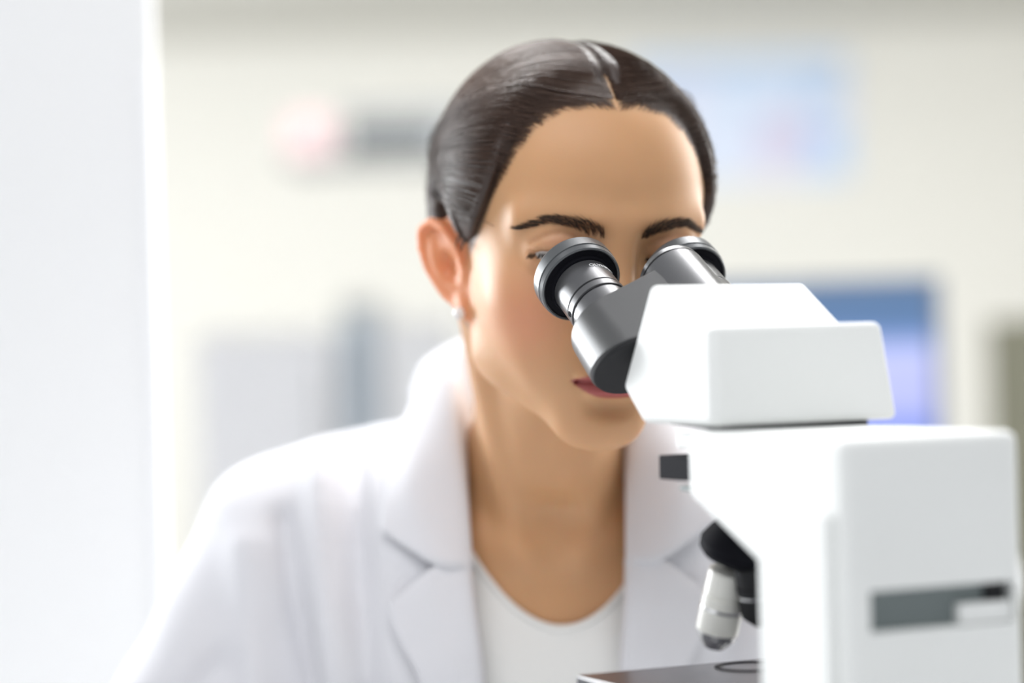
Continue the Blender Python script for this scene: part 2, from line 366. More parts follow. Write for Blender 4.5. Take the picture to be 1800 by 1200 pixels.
# brows and lashes
M_hair = mat('hair_dark_brown', (.072, .039, .026), .42, spec=.42, var=.45, vscale=60)
M_lash = mat('lash_black', (.010, .007, .006), .6, spec=.2)
M_brow = mat('brow_hair', (.065, .042, .028), .6, spec=.25)
P = []
for sd in (-1, 1):
    for i in range(470):
        u = random.random() ** .92; x = .0110 + .0430 * u
        zc = .0150 + .0072 * math.sin(min(1, u * 1.25) * math.pi * .62) - .010 * max(0, u - .68) ** 1.2 * 2.2
        wz = .0038 * (1 - .78 * u ** 1.6) * (min(1, .45 + u * 4))
        z = zc + random.uniform(-1, 1) * wz; L = .0075 * (1 - .35 * u) * random.uniform(.75, 1.1)
        dx, dz = (.35 + 1.3 * u + random.uniform(-.2, .2), 1.0 - 1.25 * u + random.uniform(-.2, .2)); dz += (zc - z) * 60; n = math.hypot(dx, dz); path = []
        for k in range(6):
            f = k / 5; q = on_body((sd * (x + dx / n * L * f), -.2, z + dz / n * L * f * (1 - .25 * f)), (0, 1, 0), .0002 + .0009 * math.sin(f * 2.4))
            if q is None: break
            path.append(q)
        if len(path) == 6: P.append(path)
strands('eyebrow_pair', P[:len(P) // 2], .00012, M_brow, person); strands('eyebrow_pair', P[len(P) // 2:], .00012, M_brow, person)
for o in [o for o in bpy.data.objects if o.name.startswith('eyebrow_pair')]: o.name = 'eyebrow'
for sd in (-1, 1):
    P = []
    LP = spline(LASH, 60)
    for i in range(320):
        u = random.random(); q0 = LP[int(u * 59)]; L = (.0042 + .0028 * u) * random.uniform(.7, 1.1); sp = (u - .40) * .9 + random.uniform(-.15, .15)
        P.append([H2W((sd * (q0[0] + sp * L * f), q0[1] + .0006 - L * f * .75, q0[2] - .0004 - L * f * .80 + L * .40 * f * f)) for f in np.linspace(0, 1, 6)])
    strands('eyelashes', P, .00012, M_lash, person)
# ear stud
M_pearl = mat('pearl', (.80, .76, .74), .15, coat=1)
for sd in (-1, 1):
    ec = ear_inv((.0800, -.0010, -.0335)); c = H2W((sd * ec[0], ec[1], ec[2])); d = MH.to_3x3() @ Vector((sd, -.35, 0)).normalized()
    o = lathe('earring', [(-.0036 * math.cos(t), max(1e-4, .0036 * math.sin(t))) for t in np.linspace(0, math.pi, 16)], c, d, M_pearl, person, 24, 180); o['label'] = 'small pearl ear stud'
# hair cap: follows the skull behind the hairline
FH = Field(axis((-.10, .10, .0016)), axis((-.105, .135, .0018)), axis((-.085, .140, .0018)))
FH.add(lambda G: smin(cran(G), ell(G, (0, .045, -.012), (.058, .055, .050)), .03))
g = cover(FH.G[0] + 0 * FH.G[1] + 0 * FH.G[2], FH.G[1] + 0 * FH.G[0] + 0 * FH.G[2], FH.G[2] + 0 * FH.G[0] + 0 * FH.G[1])
thick = -.0020 + .0080 * sstep(g, -.004, .032)
part = np.exp(-((FH.G[0]) / .0022) ** 2) * sstep(FH.G[2], .05, .07) * (1 - sstep(FH.G[1], .01, .05))
FH.d = (FH.d - thick + part * (.0070 - .0048 * sstep(FH.G[1], -.055, -.02))).astype(np.float32)
CAP_D = FH.d
Vh, Qh = nets(FH); Vh = relax(Vh, Qh, 2)
gv = cover(Vh[:, 0], Vh[:, 1], Vh[:, 2]); keepv = gv > -.0005; Qh = Qh[keepv[Qh].all(1)]
used = np.unique(Qh); rm = -np.ones(len(Vh), int); rm[used] = np.arange(len(used)); Vh = Vh[used]; Qh = rm[Qh]
hair = mesh_np('hair', h2w_np(Vh), Qh, mat('hair_base', (.040, .023, .017), .5, var=.3, vscale=80), person); hair['label'] = 'dark brown hair combed back from a centre parting'
cap_bvh = BVHTree.FromPolygons([tuple(p) for p in Vh], [tuple(q) for q in Qh])
CEN = Vector((0, .014, .020))
hv = V.copy(); inear = (np.abs(V[:, 0]) > .0640) & (V[:, 1] > -.020) & (V[:, 1] < .045) & (V[:, 2] < .020)
hq = Q[~inear[Q].any(1) & (V[Q[:, 0], 2] > -.12)]
skull_bvh = BVHTree.FromPolygons([tuple(p) for p in hv], [tuple(q) for q in hq])
def outer(bvh, d):
    h = bvh.ray_cast(CEN + d * .16, -d, .16); return None if h[0] is None else (h[0] - CEN).length
def front_y(x, z):
    h = on_body((x, -.2, z), (0, 1, 0)); return -.06 if h is None else W2H(h).y
def on_cap(p, off):
    d = (Vector(p) - CEN).normalized(); a = outer(cap_bvh, d); b = outer(skull_bvh, d)
    if a is None and b is None: return None
    r = max(a or 0, b or 0)
    return CEN + d * (r + (off if a else min(off, .0007)))
BUN = Vector((0, .118, .000))
P = []; RR = []; K = 18
def strand(root, sd, off, r, stray=0):
    r0 = Vector(root); y0 = r0.y
    c1 = Vector((sd * max(.050, abs(r0.x) + .040), y0 * .80 + .006, min(r0.z, .085) * .95 + .008)); c2 = Vector((sd * .088, .040, .034 + .30 * max(0, r0.z - .03))); c3 = BUN + Vector((sd * .012, 0, random.uniform(-.01, .012)))
    path = []; last = None
    for k in range(K):
        t = k / (K - 1); p = r0 * (1 - t) ** 3 + c1 * 3 * t * (1 - t) ** 2 + c2 * 3 * t * t * (1 - t) + c3 * t ** 3
        q = on_cap(p, off * min(1, .15 + t * 4) + stray * math.sin(t * math.pi))
        if q is None:
            if last is None: return
            q = last + (p - last) * .15
        path.append(q); last = q
    P.append([H2W(q) for q in path]); RR.append(r)
for i in range(6400):
    sd = random.choice((-1, 1)); m = random.random()
    if m < .42:                                            # from the parting
        y = random.uniform(-.074, .05); z = .1; root = (sd * abs(random.gauss(.0012, .0008)), y, .088 + .03 * (1 - ((y - .01) / .09) ** 2))
    elif m < .72:                                          # from the front edge
        x = .074 * random.random() ** .8; z = float(hairline(x, 0)) + random.uniform(.000, .012); root = (sd * x, front_y(sd * x, z), z)
    else:
        a = random.uniform(0, 1); x = random.uniform(.004, .072); root = (sd * x, random.uniform(-.05, .05), .11 - 8 * x * x)
    strand(root, sd, random.uniform(.0002, .0022), random.uniform(.00012, .00030))
for i in range(700):
    sd = random.choice((-1, 1)); a = Vector((sd * .072, random.uniform(-.020, -.008), random.uniform(-.004, .022))); q = []
    c1 = Vector((sd * .080, .004, .020 + .3 * a.z)); c2 = Vector((sd * .084, .050, .006 + .6 * a.z)); o_ = random.uniform(.0003, .0016)
    for k in range(K):
        t = k / (K - 1); h = on_cap(a * (1 - t) ** 3 + c1 * 3 * t * (1 - t) ** 2 + c2 * 3 * t * t * (1 - t) + BUN * t ** 3, o_ * min(1, .2 + 4 * t)); q.append(h if h is not None else (q[-1] if q else a))
    P.append([H2W(v) for v in q]); RR.append(random.uniform(.00014, .00028))
for i in range(90):
    sd = random.choice((-1, 1)); x = .070 * random.random(); z = float(hairline(x, 0)) + .003; root = (sd * x, front_y(sd * x, z), z)
    strand(root, sd, .001, .00007, random.uniform(.001, .005))
for i in range(900):
    sd = random.choice((-1, 1)); r0 = Vector((sd * random.uniform(.004, .055), .060, -.050 + random.uniform(-.008, .03))); q = []
    for t in np.linspace(0, 1, K):
        h = on_cap(r0.lerp(BUN, t) + Vector((sd * .02 * math.sin(t * 3.1), .01, -.004)), random.uniform(.0004, .001)); q.append(h if h is not None else BUN)
    P.append([H2W(v) for v in q]); RR.append(.0002)
hs = strands('hair_strands', P, RR, M_hair, hair)
# baby hairs at the edge
P = []
for i in range(900):
    sd = random.choice((-1, 1)); x = .064 * random.random(); z = float(hairline(x, 0)) - random.uniform(-.003, .0022) ; L = random.uniform(.006, .014)
    q = []
    for f in np.linspace(0, 1, 6):
        h = on_body((sd * (x + L * f * .75), -.2, z + L * f * (.62 - 6 * x)), (0, 1, 0), .0003 + .0007 * f)
        if h is None: break
        q.append(h)
    if len(q) == 6: P.append(q)
strands('hairline_wisps', P, .00007, M_hair, hair)
# bun
P = []
for i in range(500):
    a0 = random.uniform(0, 6.28); b0 = random.uniform(0, 6.28); rr = .012 * random.uniform(.8, 1.05); q = []
    for t in np.linspace(0, 1, 18):
        a = a0 + t * 3.2; b = b0 + t * 2.4; q.append(H2W((BUN.x + (.017 + rr * math.cos(b)) * math.cos(a), BUN.y + .006 + rr * math.sin(b), BUN.z + (.017 + rr * math.cos(b)) * math.sin(a))))
    P.append(q)
strands('hair_bun', P, .0006, M_hair, hair)
# ---------------------------------------------------------------- clothes
MIDX = .018
M_coat = mat('lab_coat_cotton', (.80, .795, .83), .85, spec=.2, bump=.25, bscale=1400, sheen=.2, transl=.12)
M_tee = mat('tee_jersey', (.85, .84, .82), .9, spec=.1, bump=.3, bscale=1500)
def gauss_line(G, a, b, wd):
    """falloff around a crease drawn on the front, in x and z"""
    dx, dz = b[0] - a[0], b[1] - a[1]; L2 = dx * dx + dz * dz
    h = np.clip(((G[0] - a[0]) * dx + (G[2] - a[1]) * dz) / L2, 0, 1)
    return np.exp(-((G[0] - a[0] - h * dx) ** 2 + (G[2] - a[1] - h * dz) ** 2) / wd ** 2)
FC = Field(axis((-.36, .40, .0042)), axis((1.22, 1.80, .0045)), axis((.62, 1.24, .0042)))
FC.add(lambda G: caps(G, (MIDX, 1.505, 1.035), (MIDX, 1.620, .680), .120, .150))
for sd in (-1, 1):
    X = lambda x: MIDX + sd * x
    FC.add(lambda G: caps(G, (X(.070), 1.488, 1.010), (X(.065), 1.570, .78), .092, .090), .05)
    FC.add(lambda G: caps(G, (X(.035), 1.535, 1.128), (X(.150), 1.525, 1.078), .040, .052), .045)
    FC.add(lambda G: caps(G, (X(.050), 1.470, 1.085), (X(.135), 1.495, 1.070), .036, .044), .05)
    FC.add(lambda G: caps(G, (X(.158), 1.515, 1.066), (X(.262), 1.470, .880), .062, .058), .035)
    FC.add(lambda G: caps(G, (X(.262), 1.470, .875), (X(.215), 1.350, .900), .056, .046), .03)
fold = 0
for a, b, wd, dp in [((-.098, 1.140), (-.086, .980), .008, .0070), ((-.120, 1.130), (-.108, .960), .009, -.0045), ((-.140, 1.095), (-.116, .960), .007, .0065),
                     ((-.165, 1.080), (-.150, .930), .012, -.0040), ((-.180, 1.010), (-.235, .950), .012, .0060), ((-.075, .985), (-.055, .860), .010, .0050),
                     ((.128, 1.120), (.118, .980), .008, .0060), ((.150, 1.110), (.146, .960), .010, -.0045), ((.175, 1.080), (.152, .950), .009, .0060), ((-.21, .98), (-.27, .90), .012, .005)]:
    fold = fold + dp * gauss_line(FC.G, a, b, wd)
fold = fold * (1 - sstep(FC.G[1], 1.49, 1.53)) + .0016 * np.sin(FC.G[0] * 55 + FC.G[2] * 31) * np.sin(FC.G[2] * 47 - FC.G[1] * 22)
FC.d = (FC.d + 1.7 * fold).astype(np.float32)
# the coat ends at the knees of a seated wearer: cut level
FC.add(lambda G: -(G[2] - .66) + 0 * G[0] + 0 * G[1], .004, 'i')
Vc, Qc = nets(FC); Vc = relax(Vc, Qc, 3)
coat_bvh = BVHTree.FromPolygons([tuple(p) for p in Vc], [tuple(q) for q in Qc])
def hit(px, py, off, bvh=None):
    d = (at(px, py, 1.4) - CAM).normalized(); h = (bvh or coat_bvh).ray_cast(CAM, d, 3)
    if h[0] is None: return at(px, py, 1.50)
    return h[0] - d * off
def mir(p): return Vector((2 * MIDX - p[0], p[1], p[2]))
left_edge = np.array([tuple(hit(px, py, 0)) for px, py in ((800, 700), (812, 850), (824, 990), (835, 1100), (845, 1200), (856, 1400), (885, 1700), (925, 2000))])
zc_ = left_edge[:, 2][::-1]; xc_ = left_edge[:, 0][::-1]
cx = Vc[Qc].mean(1)
half = MIDX - np.interp(cx[:, 2], zc_, xc_)
opening = (cx[:, 1] < 1.50) & (np.abs(cx[:, 0] - MIDX) < half + .010) & (cx[:, 2] > left_edge[-1][2])
nx = (cx[:, 0] - MIDX) / .058; ny = (cx[:, 1] - 1.515) / .062
neckhole = (nx ** 2 + ny ** 2 < 1) & (cx[:, 2] > 1.0)
Qk = Qc[~(opening | neckhole)]
used = np.unique(Qk); rm = -np.ones(len(Vc), int); rm[used] = np.arange(len(used))
coat = mesh_np('lab_coat', Vc[used], rm[Qk], M_coat, person); coat['label'] = 'white cotton lab coat worn open at the neck'
sm = coat.modifiers.new('thick', 'SOLIDIFY'); sm.thickness = .0018; sm.offset = -1
def loft(name, cols, nu, nv, m, parent, th=.0018, linear=False):
    """cols: list of columns, each a list of points along the strip"""
    A = np.stack([spline(c, nu) for c in cols], 1)                # nu x ncol x 3
    if linear:
        t = np.linspace(0, len(cols) - 1, nv); i = np.minimum(t.astype(int), len(cols) - 2); f = (t - i)[None, :, None]
        B = A[:, i] * (1 - f) + A[:, i + 1] * f
    else: B = np.stack([spline(A[k], nv) for k in range(nu)], 0)
    idx = np.arange(nu * nv).reshape(nu, nv)
    Q = np.stack([idx[:-1, :-1], idx[1:, :-1], idx[1:, 1:], idx[:-1, 1:]], -1).reshape(-1, 4)
    o = mesh_np(name, B.reshape(-1, 3), Q, m, parent)
    s = o.modifiers.new('thick', 'SOLIDIFY'); s.thickness = th; s.offset = 0
    return o
# collar: inner stand, fold, middle, outer edge, from the front tip round the back of the neck
Fc = [hit(823, 1000, .004), hit(815, 900, .006), at(806, 800, 1.420), at(799, 715, 1.440), at(800, 655, 1.470), Vector((-.038, 1.515, 1.194)), Vector((-.020, 1.562, 1.204)), Vector((MIDX, 1.580, 1.207))]
Ec = [hit(668, 932, .008), hit(678, 870, .008), hit(688, 810, .008), hit(700, 760, .008), hit(724, 708, .008), Vector((-.064, 1.560, 1.170)), Vector((-.040, 1.604, 1.162)), Vector((MIDX, 1.622, 1.158))]
Mc = [hit(764, 992, .010)] + [(a + b) / 2 + Vector((-.004, -.006, .004)) for a, b in zip(Fc[1:3], Ec[1:3])] + [(a + b) / 2 + Vector((-.004, -.004, .007)) for a, b in zip(Fc[3:6], Ec[3:6])] + [(a + b) / 2 + Vector((0, .006, .006)) for a, b in zip(Fc[6:], Ec[6:])]
Ic = [Fc[0] + Vector((.001, .010, -.002)), Fc[1] + Vector((.001, .012, -.002)), Fc[2] + Vector((.004, .016, -.010)), Fc[3] + Vector((.007, .020, -.024)), Fc[4] + Vector((.010, .012, -.032)), Fc[5] + Vector((.012, .004, -.036)), Fc[6] + Vector((.006, -.008, -.038)), Fc[7] + Vector((0, -.012, -.040))]
full = [c + [mir(p) for p in c[:-1]][::-1] for c in (Ic, Fc, Mc, Ec)]
collar = loft('collar', full, 90, 24, M_coat, coat, .0022)
Fl = [(823, 992), (826, 1030), (834, 1100), (844, 1190), (856, 1400), (885, 1700), (925, 2000)]
Ml = [(764, 994), (757, 1035), (765, 1100), (795, 1200), (822, 1400), (868, 1700), (918, 2000)]
El = [(681, 1066), (686, 1092), (702, 1130), (742, 1210), (790, 1400), (852, 1700), (912, 2000)]
cF = [hit(x, y, .005) for x, y in Fl]; cM = [hit(x, y, .0085) for x, y in Ml]; cE = [hit(x, y, .0065) for x, y in El]; cI = [p + Vector((.0015, .014, 0)) for p in cF]
for f in (lambda p: p, mir):
    loft('lapel', [[f(p) for p in c] for c in (cI, cF, cM, cE)], 60, 18, M_coat, coat, .0022, True)
# T-shirt seen in the opening
zs = np.linspace(0, 1, 60); V = []; Q = []; NU = 50
for j, v in enumerate(zs):
    for i in range(NU):
        x = -.062 + .172 * i / (NU - 1); zt = min(1.034 + 16 * (x - .025) ** 2, 1.075 + .5 * abs(x - .025)); z = zt - v * (zt - .72)
        h = body_bvh.ray_cast(Vector((x, 1.1, z)), Vector((0, 1, 0)), 1); y = h[0].y if h[0] else 1.45
        V.append((x, y - .0030 - .0012 * math.sin(x * 90 + z * 40), z))
for j in range(len(zs) - 1):
    for i in range(NU - 1): Q.append((j * NU + i, (j + 1) * NU + i, (j + 1) * NU + i + 1, j * NU + i + 1))
tee = mesh_np('t_shirt', V, Q, M_tee, person); s = tee.modifiers.new('thick', 'SOLIDIFY'); s.thickness = .0016; s.offset = 0; tee['label'] = 'off-white round-neck T-shirt'
hem = [V[i] for i in range(NU)]
strands('neck_band', [[Vector(p) + Vector((0, -.0008, -.0015)) for p in hem]], [.0022], M_tee, tee, False, 8)
# ================================================================ microscope
S = Vector((math.cos(R_(24.8)), math.sin(R_(24.8)), 0)); B = Vector((math.sin(R_(24.8)), -math.cos(R_(24.8)), 0)); Z = Vector((0, 0, 1))
EL = R_(32); AX = -B * math.cos(EL) + Z * math.sin(EL); UP = B * math.sin(EL) + Z * math.cos(EL)     # eyepiece axis, towards the user
M0 = Vector((.0623, 1.263, 0)); MID = M0 + Z * 1.2324
def P3(s, b, z): return M0 + S * s + B * b + Z * z
M_white = mat('scope_white_enamel', (.83, .84, .825), .55, spec=.25, var=.02, vscale=20)
M_grey = mat('anodised_grey', (.088, .088, .090), .34, metal=.55, spec=.6, bump=.04, bscale=1500)
M_barrel = mat('satin_barrel', (.14, .14, .145), .28, metal=.65, bump=.03, bscale=1500)
M_rim = mat('eyecup_grey', (.10, .105, .11), .33, metal=.4)
M_black = mat('black_anodised', (.005, .005, .008), .75, spec=.12)
M_dark = mat('charcoal_cap', (.018, .018, .020), .65, spec=.25)
M_print = mat('white_print', (.8, .8, .8), .6)
M_chrome = mat('satin_chrome', (.78, .78, .78), .22, metal=1)
M_lens = mat('lens_glass', (.02, .03, .05), .05, coat=1)
M_ivory = mat('objective_ivory', (.80, .79, .74), .3, coat=.4)
M_stage = mat('stage_black', (.045, .045, .055), .28, coat=.3)
M_recess = mat('recess_grey', (.17, .20, .20), .5)
M_knob = mat('knob_grey', (.10, .10, .105), .5)
scope = empty('microscope', P3(0, .16, .86))
tag(scope, 'white binocular laboratory microscope with grey eyepiece tubes', 'microscope')
def eyepiece(c, text):
    D = -AX
    e = empty('eyepiece', c); attach(e, scope)
    lathe('barrel', [(.004, .0120), (.010, .0158), (.0275, .0160), (.0278, .0152), (.0290, .0152), (.0293, .0163), (.0335, .0163), (.0338, .0154), (.0346, .0154), (.0349, .0157), (.0560, .0157), (.0562, .010)], c, D, M_barrel, e, 96, 30)
    lathe('groove_ring', [(.0279, .0150), (.0280, .01545), (.0288, .01545), (.0289, .0150)], c, D, M_black, e, 96)
    lathe('groove_ring', [(.0338, .0150), (.0339, .01555), (.0345, .01555), (.0346, .0150)], c, D, M_black, e, 96)
    lathe('eyecup', [(-.0045, .0150), (-.0052, .0185), (-.0045, .0212), (-.0030, .0221), (.0035, .0222), (.0038, .0217), (.0045, .0217), (.0048, .0221), (.0075, .0217), (.0082, .0210), (.0078, .0203), (.0060, .0200)], c, D, M_rim, e, 96, 25)
    lathe('eyecup_sleeve', [(.0030, .0140), (.0060, .0203), (.0070, .0203), (.0074, .0172), (.0092, .0166), (.0096, .0150)], c, D, M_black, e, 96, 25)
    lathe('eye_lens', [(-.0020, .0001), (-.0015, .0080), (.0000, .0120), (.0020, .0148), (.0025, .0100)], c, D, M_lens, e, 64)
    # set screw
    q = c + D * .0312; side = (S * -.93 + UP * -.20).normalized(); side = (side - D * side.dot(D)).normalized()
    lathe('set_screw', [(.0158, .0016), (.01655, .0016), (.0166, .0008), (.0160, .0007)], q, side, M_black, e, 20)
    if text:
        cu = bpy.data.curves.new('t', 'FONT'); cu.body = text; cu.size = .0036; cu.extrude = .00006; cu.resolution_u = 3
        to = bpy.data.objects.new('t', cu); COL.objects.link(to); dg = bpy.context.evaluated_depsgraph_get()
        me = bpy.data.meshes.new_from_object(to.evaluated_get(dg)); bpy.data.objects.remove(to)
        V = []; a0 = R_(100)                                # around the barrel; 90 deg is UP
        for v in me.vertices:
            th = a0 - (v.co.x) / .0161; r = .01600 + .00008 + v.co.z
            V.append(c + D * (.0165 - v.co.y) + (S * math.cos(th) + UP * math.sin(th)) * r)
        mesh_obj('lettering', V, [tuple(p.vertices) for p in me.polygons], M_print, e, False)
    return e
CL = MID - S * .0315; CR = MID + S * .0315
eyepiece(CL, 'OLYMPUS'); eyepiece(CR, None)
def hull(sd, r1, r2, n=40):
    """outline round the tube axis and the hinge axis, in (S, UP)"""
    a = Vector((sd * .0325, -.0030)); h = Vector((0, .0229)); pts = []
    for c, r in ((a, r1), (h, r2)):
        for k in range(96):
            t = 2 * math.pi * k / 96; pts.append((c.x + r * math.cos(t), c.y + r * math.sin(t)))
    pts = sorted(set(pts)); lo = []; hi = []
    cr = lambda o, p, q: (p[0] - o[0]) * (q[1] - o[1]) - (p[1] - o[1]) * (q[0] - o[0])
    for p in pts:
        while len(lo) > 1 and cr(lo[-2], lo[-1], p) <= 0: lo.pop()
        lo.append(p)
    for p in pts[::-1]:
        while len(hi) > 1 and cr(hi[-2], hi[-1], p) <= 0: hi.pop()
        hi.append(p)
    return lo[:-1] + hi[:-1]
for sd, t0 in ((-1, .0465), (1, .0480)):
    K_ = .45
    def slant(o, t_end):
        for v in o.data.vertices:
            r = v.co + world_loc(o) - MID
            if -r.dot(AX) > t_end - .0045:
                q = S * (r.dot(S) - sd * .0325) + UP * (r.dot(UP) + .003); v.co += q * .10 if q.length < .024 else q * 0
                v.co -= AX * (K_ * (r.dot(UP) + .003))
    h = prism('prism_housing', hull(sd, .0207, .0148), MID, S, UP, -AX, t0, .0800, M_grey, scope, .0012, 3)
    slant(h, .0800)
    c_ = prism('end_cap', hull(sd, .0202, .0143), MID, S, UP, -AX, .0797, .0825, M_dark, h, .0012, 3); slant(c_, .0825)
HG = MID + UP * .0229
lathe('hinge', [(.0372, .0060), (.0374, .0150), (.0380, .0170), (.0410, .0174), (.0412, .0166), (.0420, .0166), (.0422, .0174), (.0900, .0174), (.0902, .01)], HG, -AX, M_barrel, scope, 96, 30)
lathe('hinge_groove', [(.0410, .0160), (.0411, .0167), (.0421, .0167), (.0422, .0160)], HG, -AX, M_black, scope, 96)
# white viewing head
hb = prism('viewing_head', [(.0700, 1.1763), (.1020, 1.2262), (.1362, 1.2045), (.1585, 1.2045), (.1585, 1.1590), (.0900, 1.1590)], M0, B, Z, S, -.0425, .0430, M_white, scope, .0035, 5)
V = [P3(s, b, z) for b in (.128, .1595) for s, z in ((-.0415, 1.1588), (-.0415, 1.2048), (.0500, 1.2048), (.0580, 1.1588))]
o = mesh_obj('rear_cover', V, [(0, 1, 2, 3), (7, 6, 5, 4), (0, 4, 5, 1), (1, 5, 6, 2), (2, 6, 7, 3), (3, 7, 4, 0)], M_white, scope); bevel(o, .0035, 5); finish_sharp(o, 60)
prism('head_mount', [(.105, 1.1585), (.105, 1.1665), (.155, 1.1665), (.155, 1.1560)], M0, B, Z, S, -.036, .044, M_dark, scope, .001, 2)
# arm with the column
arm = prism('arm', [(.137, 1.1565), (.137, 1.1260), (.199, 1.0990), (.205, 1.08), (.205, .885), (.2706, .885), (.2706, 1.1565)], M0, B, Z, S, -.045, .045, M_white, scope, .0050, 5)
cut = box('cutter', P3(.0035, .2706, 1.0835), (.073, .016, .0175), None, None, math.atan2(S.y, S.x))
bm_ = arm.modifiers.new('slot', 'BOOLEAN'); bm_.operation = 'DIFFERENCE'; bm_.object = cut; bm_.solver = 'EXACT'
dg = bpy.context.evaluated_depsgraph_get(); dg.update(); me = bpy.data.meshes.new_from_object(arm.evaluated_get(dg)); arm.modifiers.clear(); arm.data = me; finish_sharp(arm, 40); bpy.data.objects.remove(cut)
box('recess_plate', P3(.0035, .2635, 1.0835), (.072, .0016, .0170), M_recess, arm, math.atan2(S.y, S.x))
box('recess_block', P3(.026, .2660, 1.0795), (.026, .006, .0085), M_white, arm, math.atan2(S.y, S.x), .0005)
box('socket', P3(.033, .2645, 1.0880), (.010, .003, .0075), M_dark, arm, math.atan2(S.y, S.x), .0005)
prism('side_panel', [(.2060, .90), (.2060, 1.1120), (.2120, 1.1250), (.2630, 1.1250), (.2630, .90)], M0, B, Z, S, -.0490, -.0440, M_white, scope, .0022, 4)
# slider on the front of the arm
sl = prism('slider', [(.1010, 1.1325), (.1010, 1.1440), (.1400, 1.1440), (.1400, 1.1325)], M0, B, Z, S, -.040, .030, M_black, scope, .0008, 2)
prism('slider_holder', [(.1150, 1.1475), (.1150, 1.1545), (.1400, 1.1545), (.1400, 1.1475)], M0, B, Z, S, -.038, .034, M_white, scope, .0015, 3)
prism('slider_rail', [(.1180, 1.1275), (.1180, 1.1300), (.1400, 1.1300), (.1400, 1.1275)], M0, B, Z, S, -.038, .034, M_recess, scope, .0005, 2)
# nosepiece and objectives
NC = at(1308, 966, 1.150); ND = (Vector((-.20, .30, -1.0))).normalized()
nose = lathe('nosepiece', [(-.018, .010), (-.008, .0185), (-.003, .0215), (.001, .0215), (.004, .0190), (.007, .012)], NC, ND, M_black, scope, 64, 30)
e1 = ND.orthogonal().normalized(); e2 = ND.cross(e1)
ot = at(1283, 1000, 1.150); ob = at(1256, 1130, 1.160)
def objective(p, d, L, ivory, label=None):
    o = lathe('objective', [(0, .0075), (.001, .0098), (L * .30, .0102), (L * .31, .0096), (L * .33, .0096), (L * .34, .0104), (L * .78, .0104)], p, d, ivory, scope, 48, 30)
    lathe('colour_ring', [(L * .46, .0100), (L * .462, .01052), (L * .50, .01052), (L * .502, .0100)], p, d, M_chrome, o, 48)
    lathe('tip', [(L * .78, .0100), (L * .86, .0094), (L * .94, .0070), (L, .0052), (L + .0005, .003)], p, d, M_chrome if ivory is M_ivory else M_dark, o, 48, 25)
    if label: o['label'] = label
d0 = (ob - ot).normalized(); objective(ot, d0, .0400, M_ivory, 'ivory white objective')
for k, (dx, dy, tilt) in enumerate(((.026, .012, .30), (.030, -.014, .42))):
    p = NC + ND * .006 + Vector((dx * .15, dy, 0)); objective(p, (ND + Vector((tilt * .8, dy * 6, .05))).normalized(), .030, M_dark, 'dark objective')
# stage, condenser, base and focus knobs
st = prism('stage', [(-.076, .0790), (.076, .0790), (.076, .2000), (-.076, .2000)], M0 + Z * 1.030, S, B, Z, 0, .0095, M_stage, scope, .0012, 3)
lathe('aperture_ring', [(0, .0175), (.0006, .0175), (.0007, .0150), (0, .0148)], P3(.006, .104, 1.0394), Z, M_black, st, 48)
lathe('condenser', [(0, .020), (.030, .020), (.031, .026), (.045, .026), (.046, .012), (.058, .010)], P3(0, .104, .968), Z, M_dark, scope, 48)
box('stage_carrier', P3(0, .190, 1.012), (.05, .05, .040), M_dark, scope, math.atan2(S.y, S.x), .002)
prism('base', [(.02, .862), (.02, .885), (.05, .900), (.29, .900), (.29, .862)], M0, B, Z, S, -.075, .075, M_white, scope, .006, 4)
lathe('lamp_housing', [(0, .026), (.018, .026), (.020, .022), (.0201, .001)], P3(0, .104, .899), Z, M_dark, scope, 48)
for sd in (-1, 1):
    lathe('focus_knob', [(0, .018), (.012, .018), (.013, .024), (.026, .024), (.027, .014), (.040, .0135), (.041, .010)], P3(sd * .044, .235, .935), S * sd, M_knob, scope, 48, 30)
for s_ in (-.06, .06):
    for b_ in (.035, .26): lathe('rubber_foot', [(0, .008), (.0025, .008)], P3(s_, b_, .86), Z, M_black, scope, 24)
# ================================================================ the room
M_wall = mat('wall_paint_cream', (.80, .79, .74), .85, spec=.2, var=.015, vscale=1)
M_wallw = mat('wall_paint_white', (.86, .86, .86), .85, spec=.2)
M_ceil = mat('ceiling_paint', (.62, .61, .56), .9, spec=.1)
M_floor = mat('vinyl_floor', (.55, .56, .58), .35, var=.05, vscale=3)
YB = 9.6; XL = -3.4; XR = 3.6; H = 2.42
struct(box('wall_back', ((XL + XR) / 2, YB + .05, H / 2), (XR - XL, .1, H), M_wall))
struct(box('wall_left', (XL - .05, 5.6, H / 2), (.1, 8.0, H), M_wallw))
struct(box('wall_right', (XR + .05, 5.0, H / 2), (.1, 9.2, H), M_wall))
struct(box('floor', ((XL + XR) / 2, 4.3, -.05), (XR - XL, 10.8, .1), M_floor))
struct(box('ceiling', ((XL + XR) / 2, 5.9, H + .05), (XR - XL, 7.6, .1), M_ceil))
# bench the microscope stands on
bench = empty('lab_bench', (.2, 1.05, 0)); tag(bench, 'pale laboratory bench under the microscope', 'bench')
M_top = mat('bench_top', (.72, .73, .74), .35); M_cab = mat('bench_front', (.78, .78, .78), .5)
box('worktop', (.25, 1.000, .845), (2.1, .59, .030), M_top, bench, 0, .004)
box('carcass', (.25, .98, .43), (2.0, .50, .80), M_cab, bench)
# tall white partition at the left with its bright edge strip
cab = empty('white_partition', (-.35, 1.84, 0)); tag(cab, 'tall white partition panel at the left edge of the photo', 'partition')
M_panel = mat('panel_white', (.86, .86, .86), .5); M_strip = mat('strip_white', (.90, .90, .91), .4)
box('panel', (-.342, 1.840, 1.20), (.150, .020, 2.40), M_panel, cab, 0, .002)
box('edge_strip', (-.2715, 1.828, .70), (.0095, .006, 1.43), M_strip, cab, 0, .002)
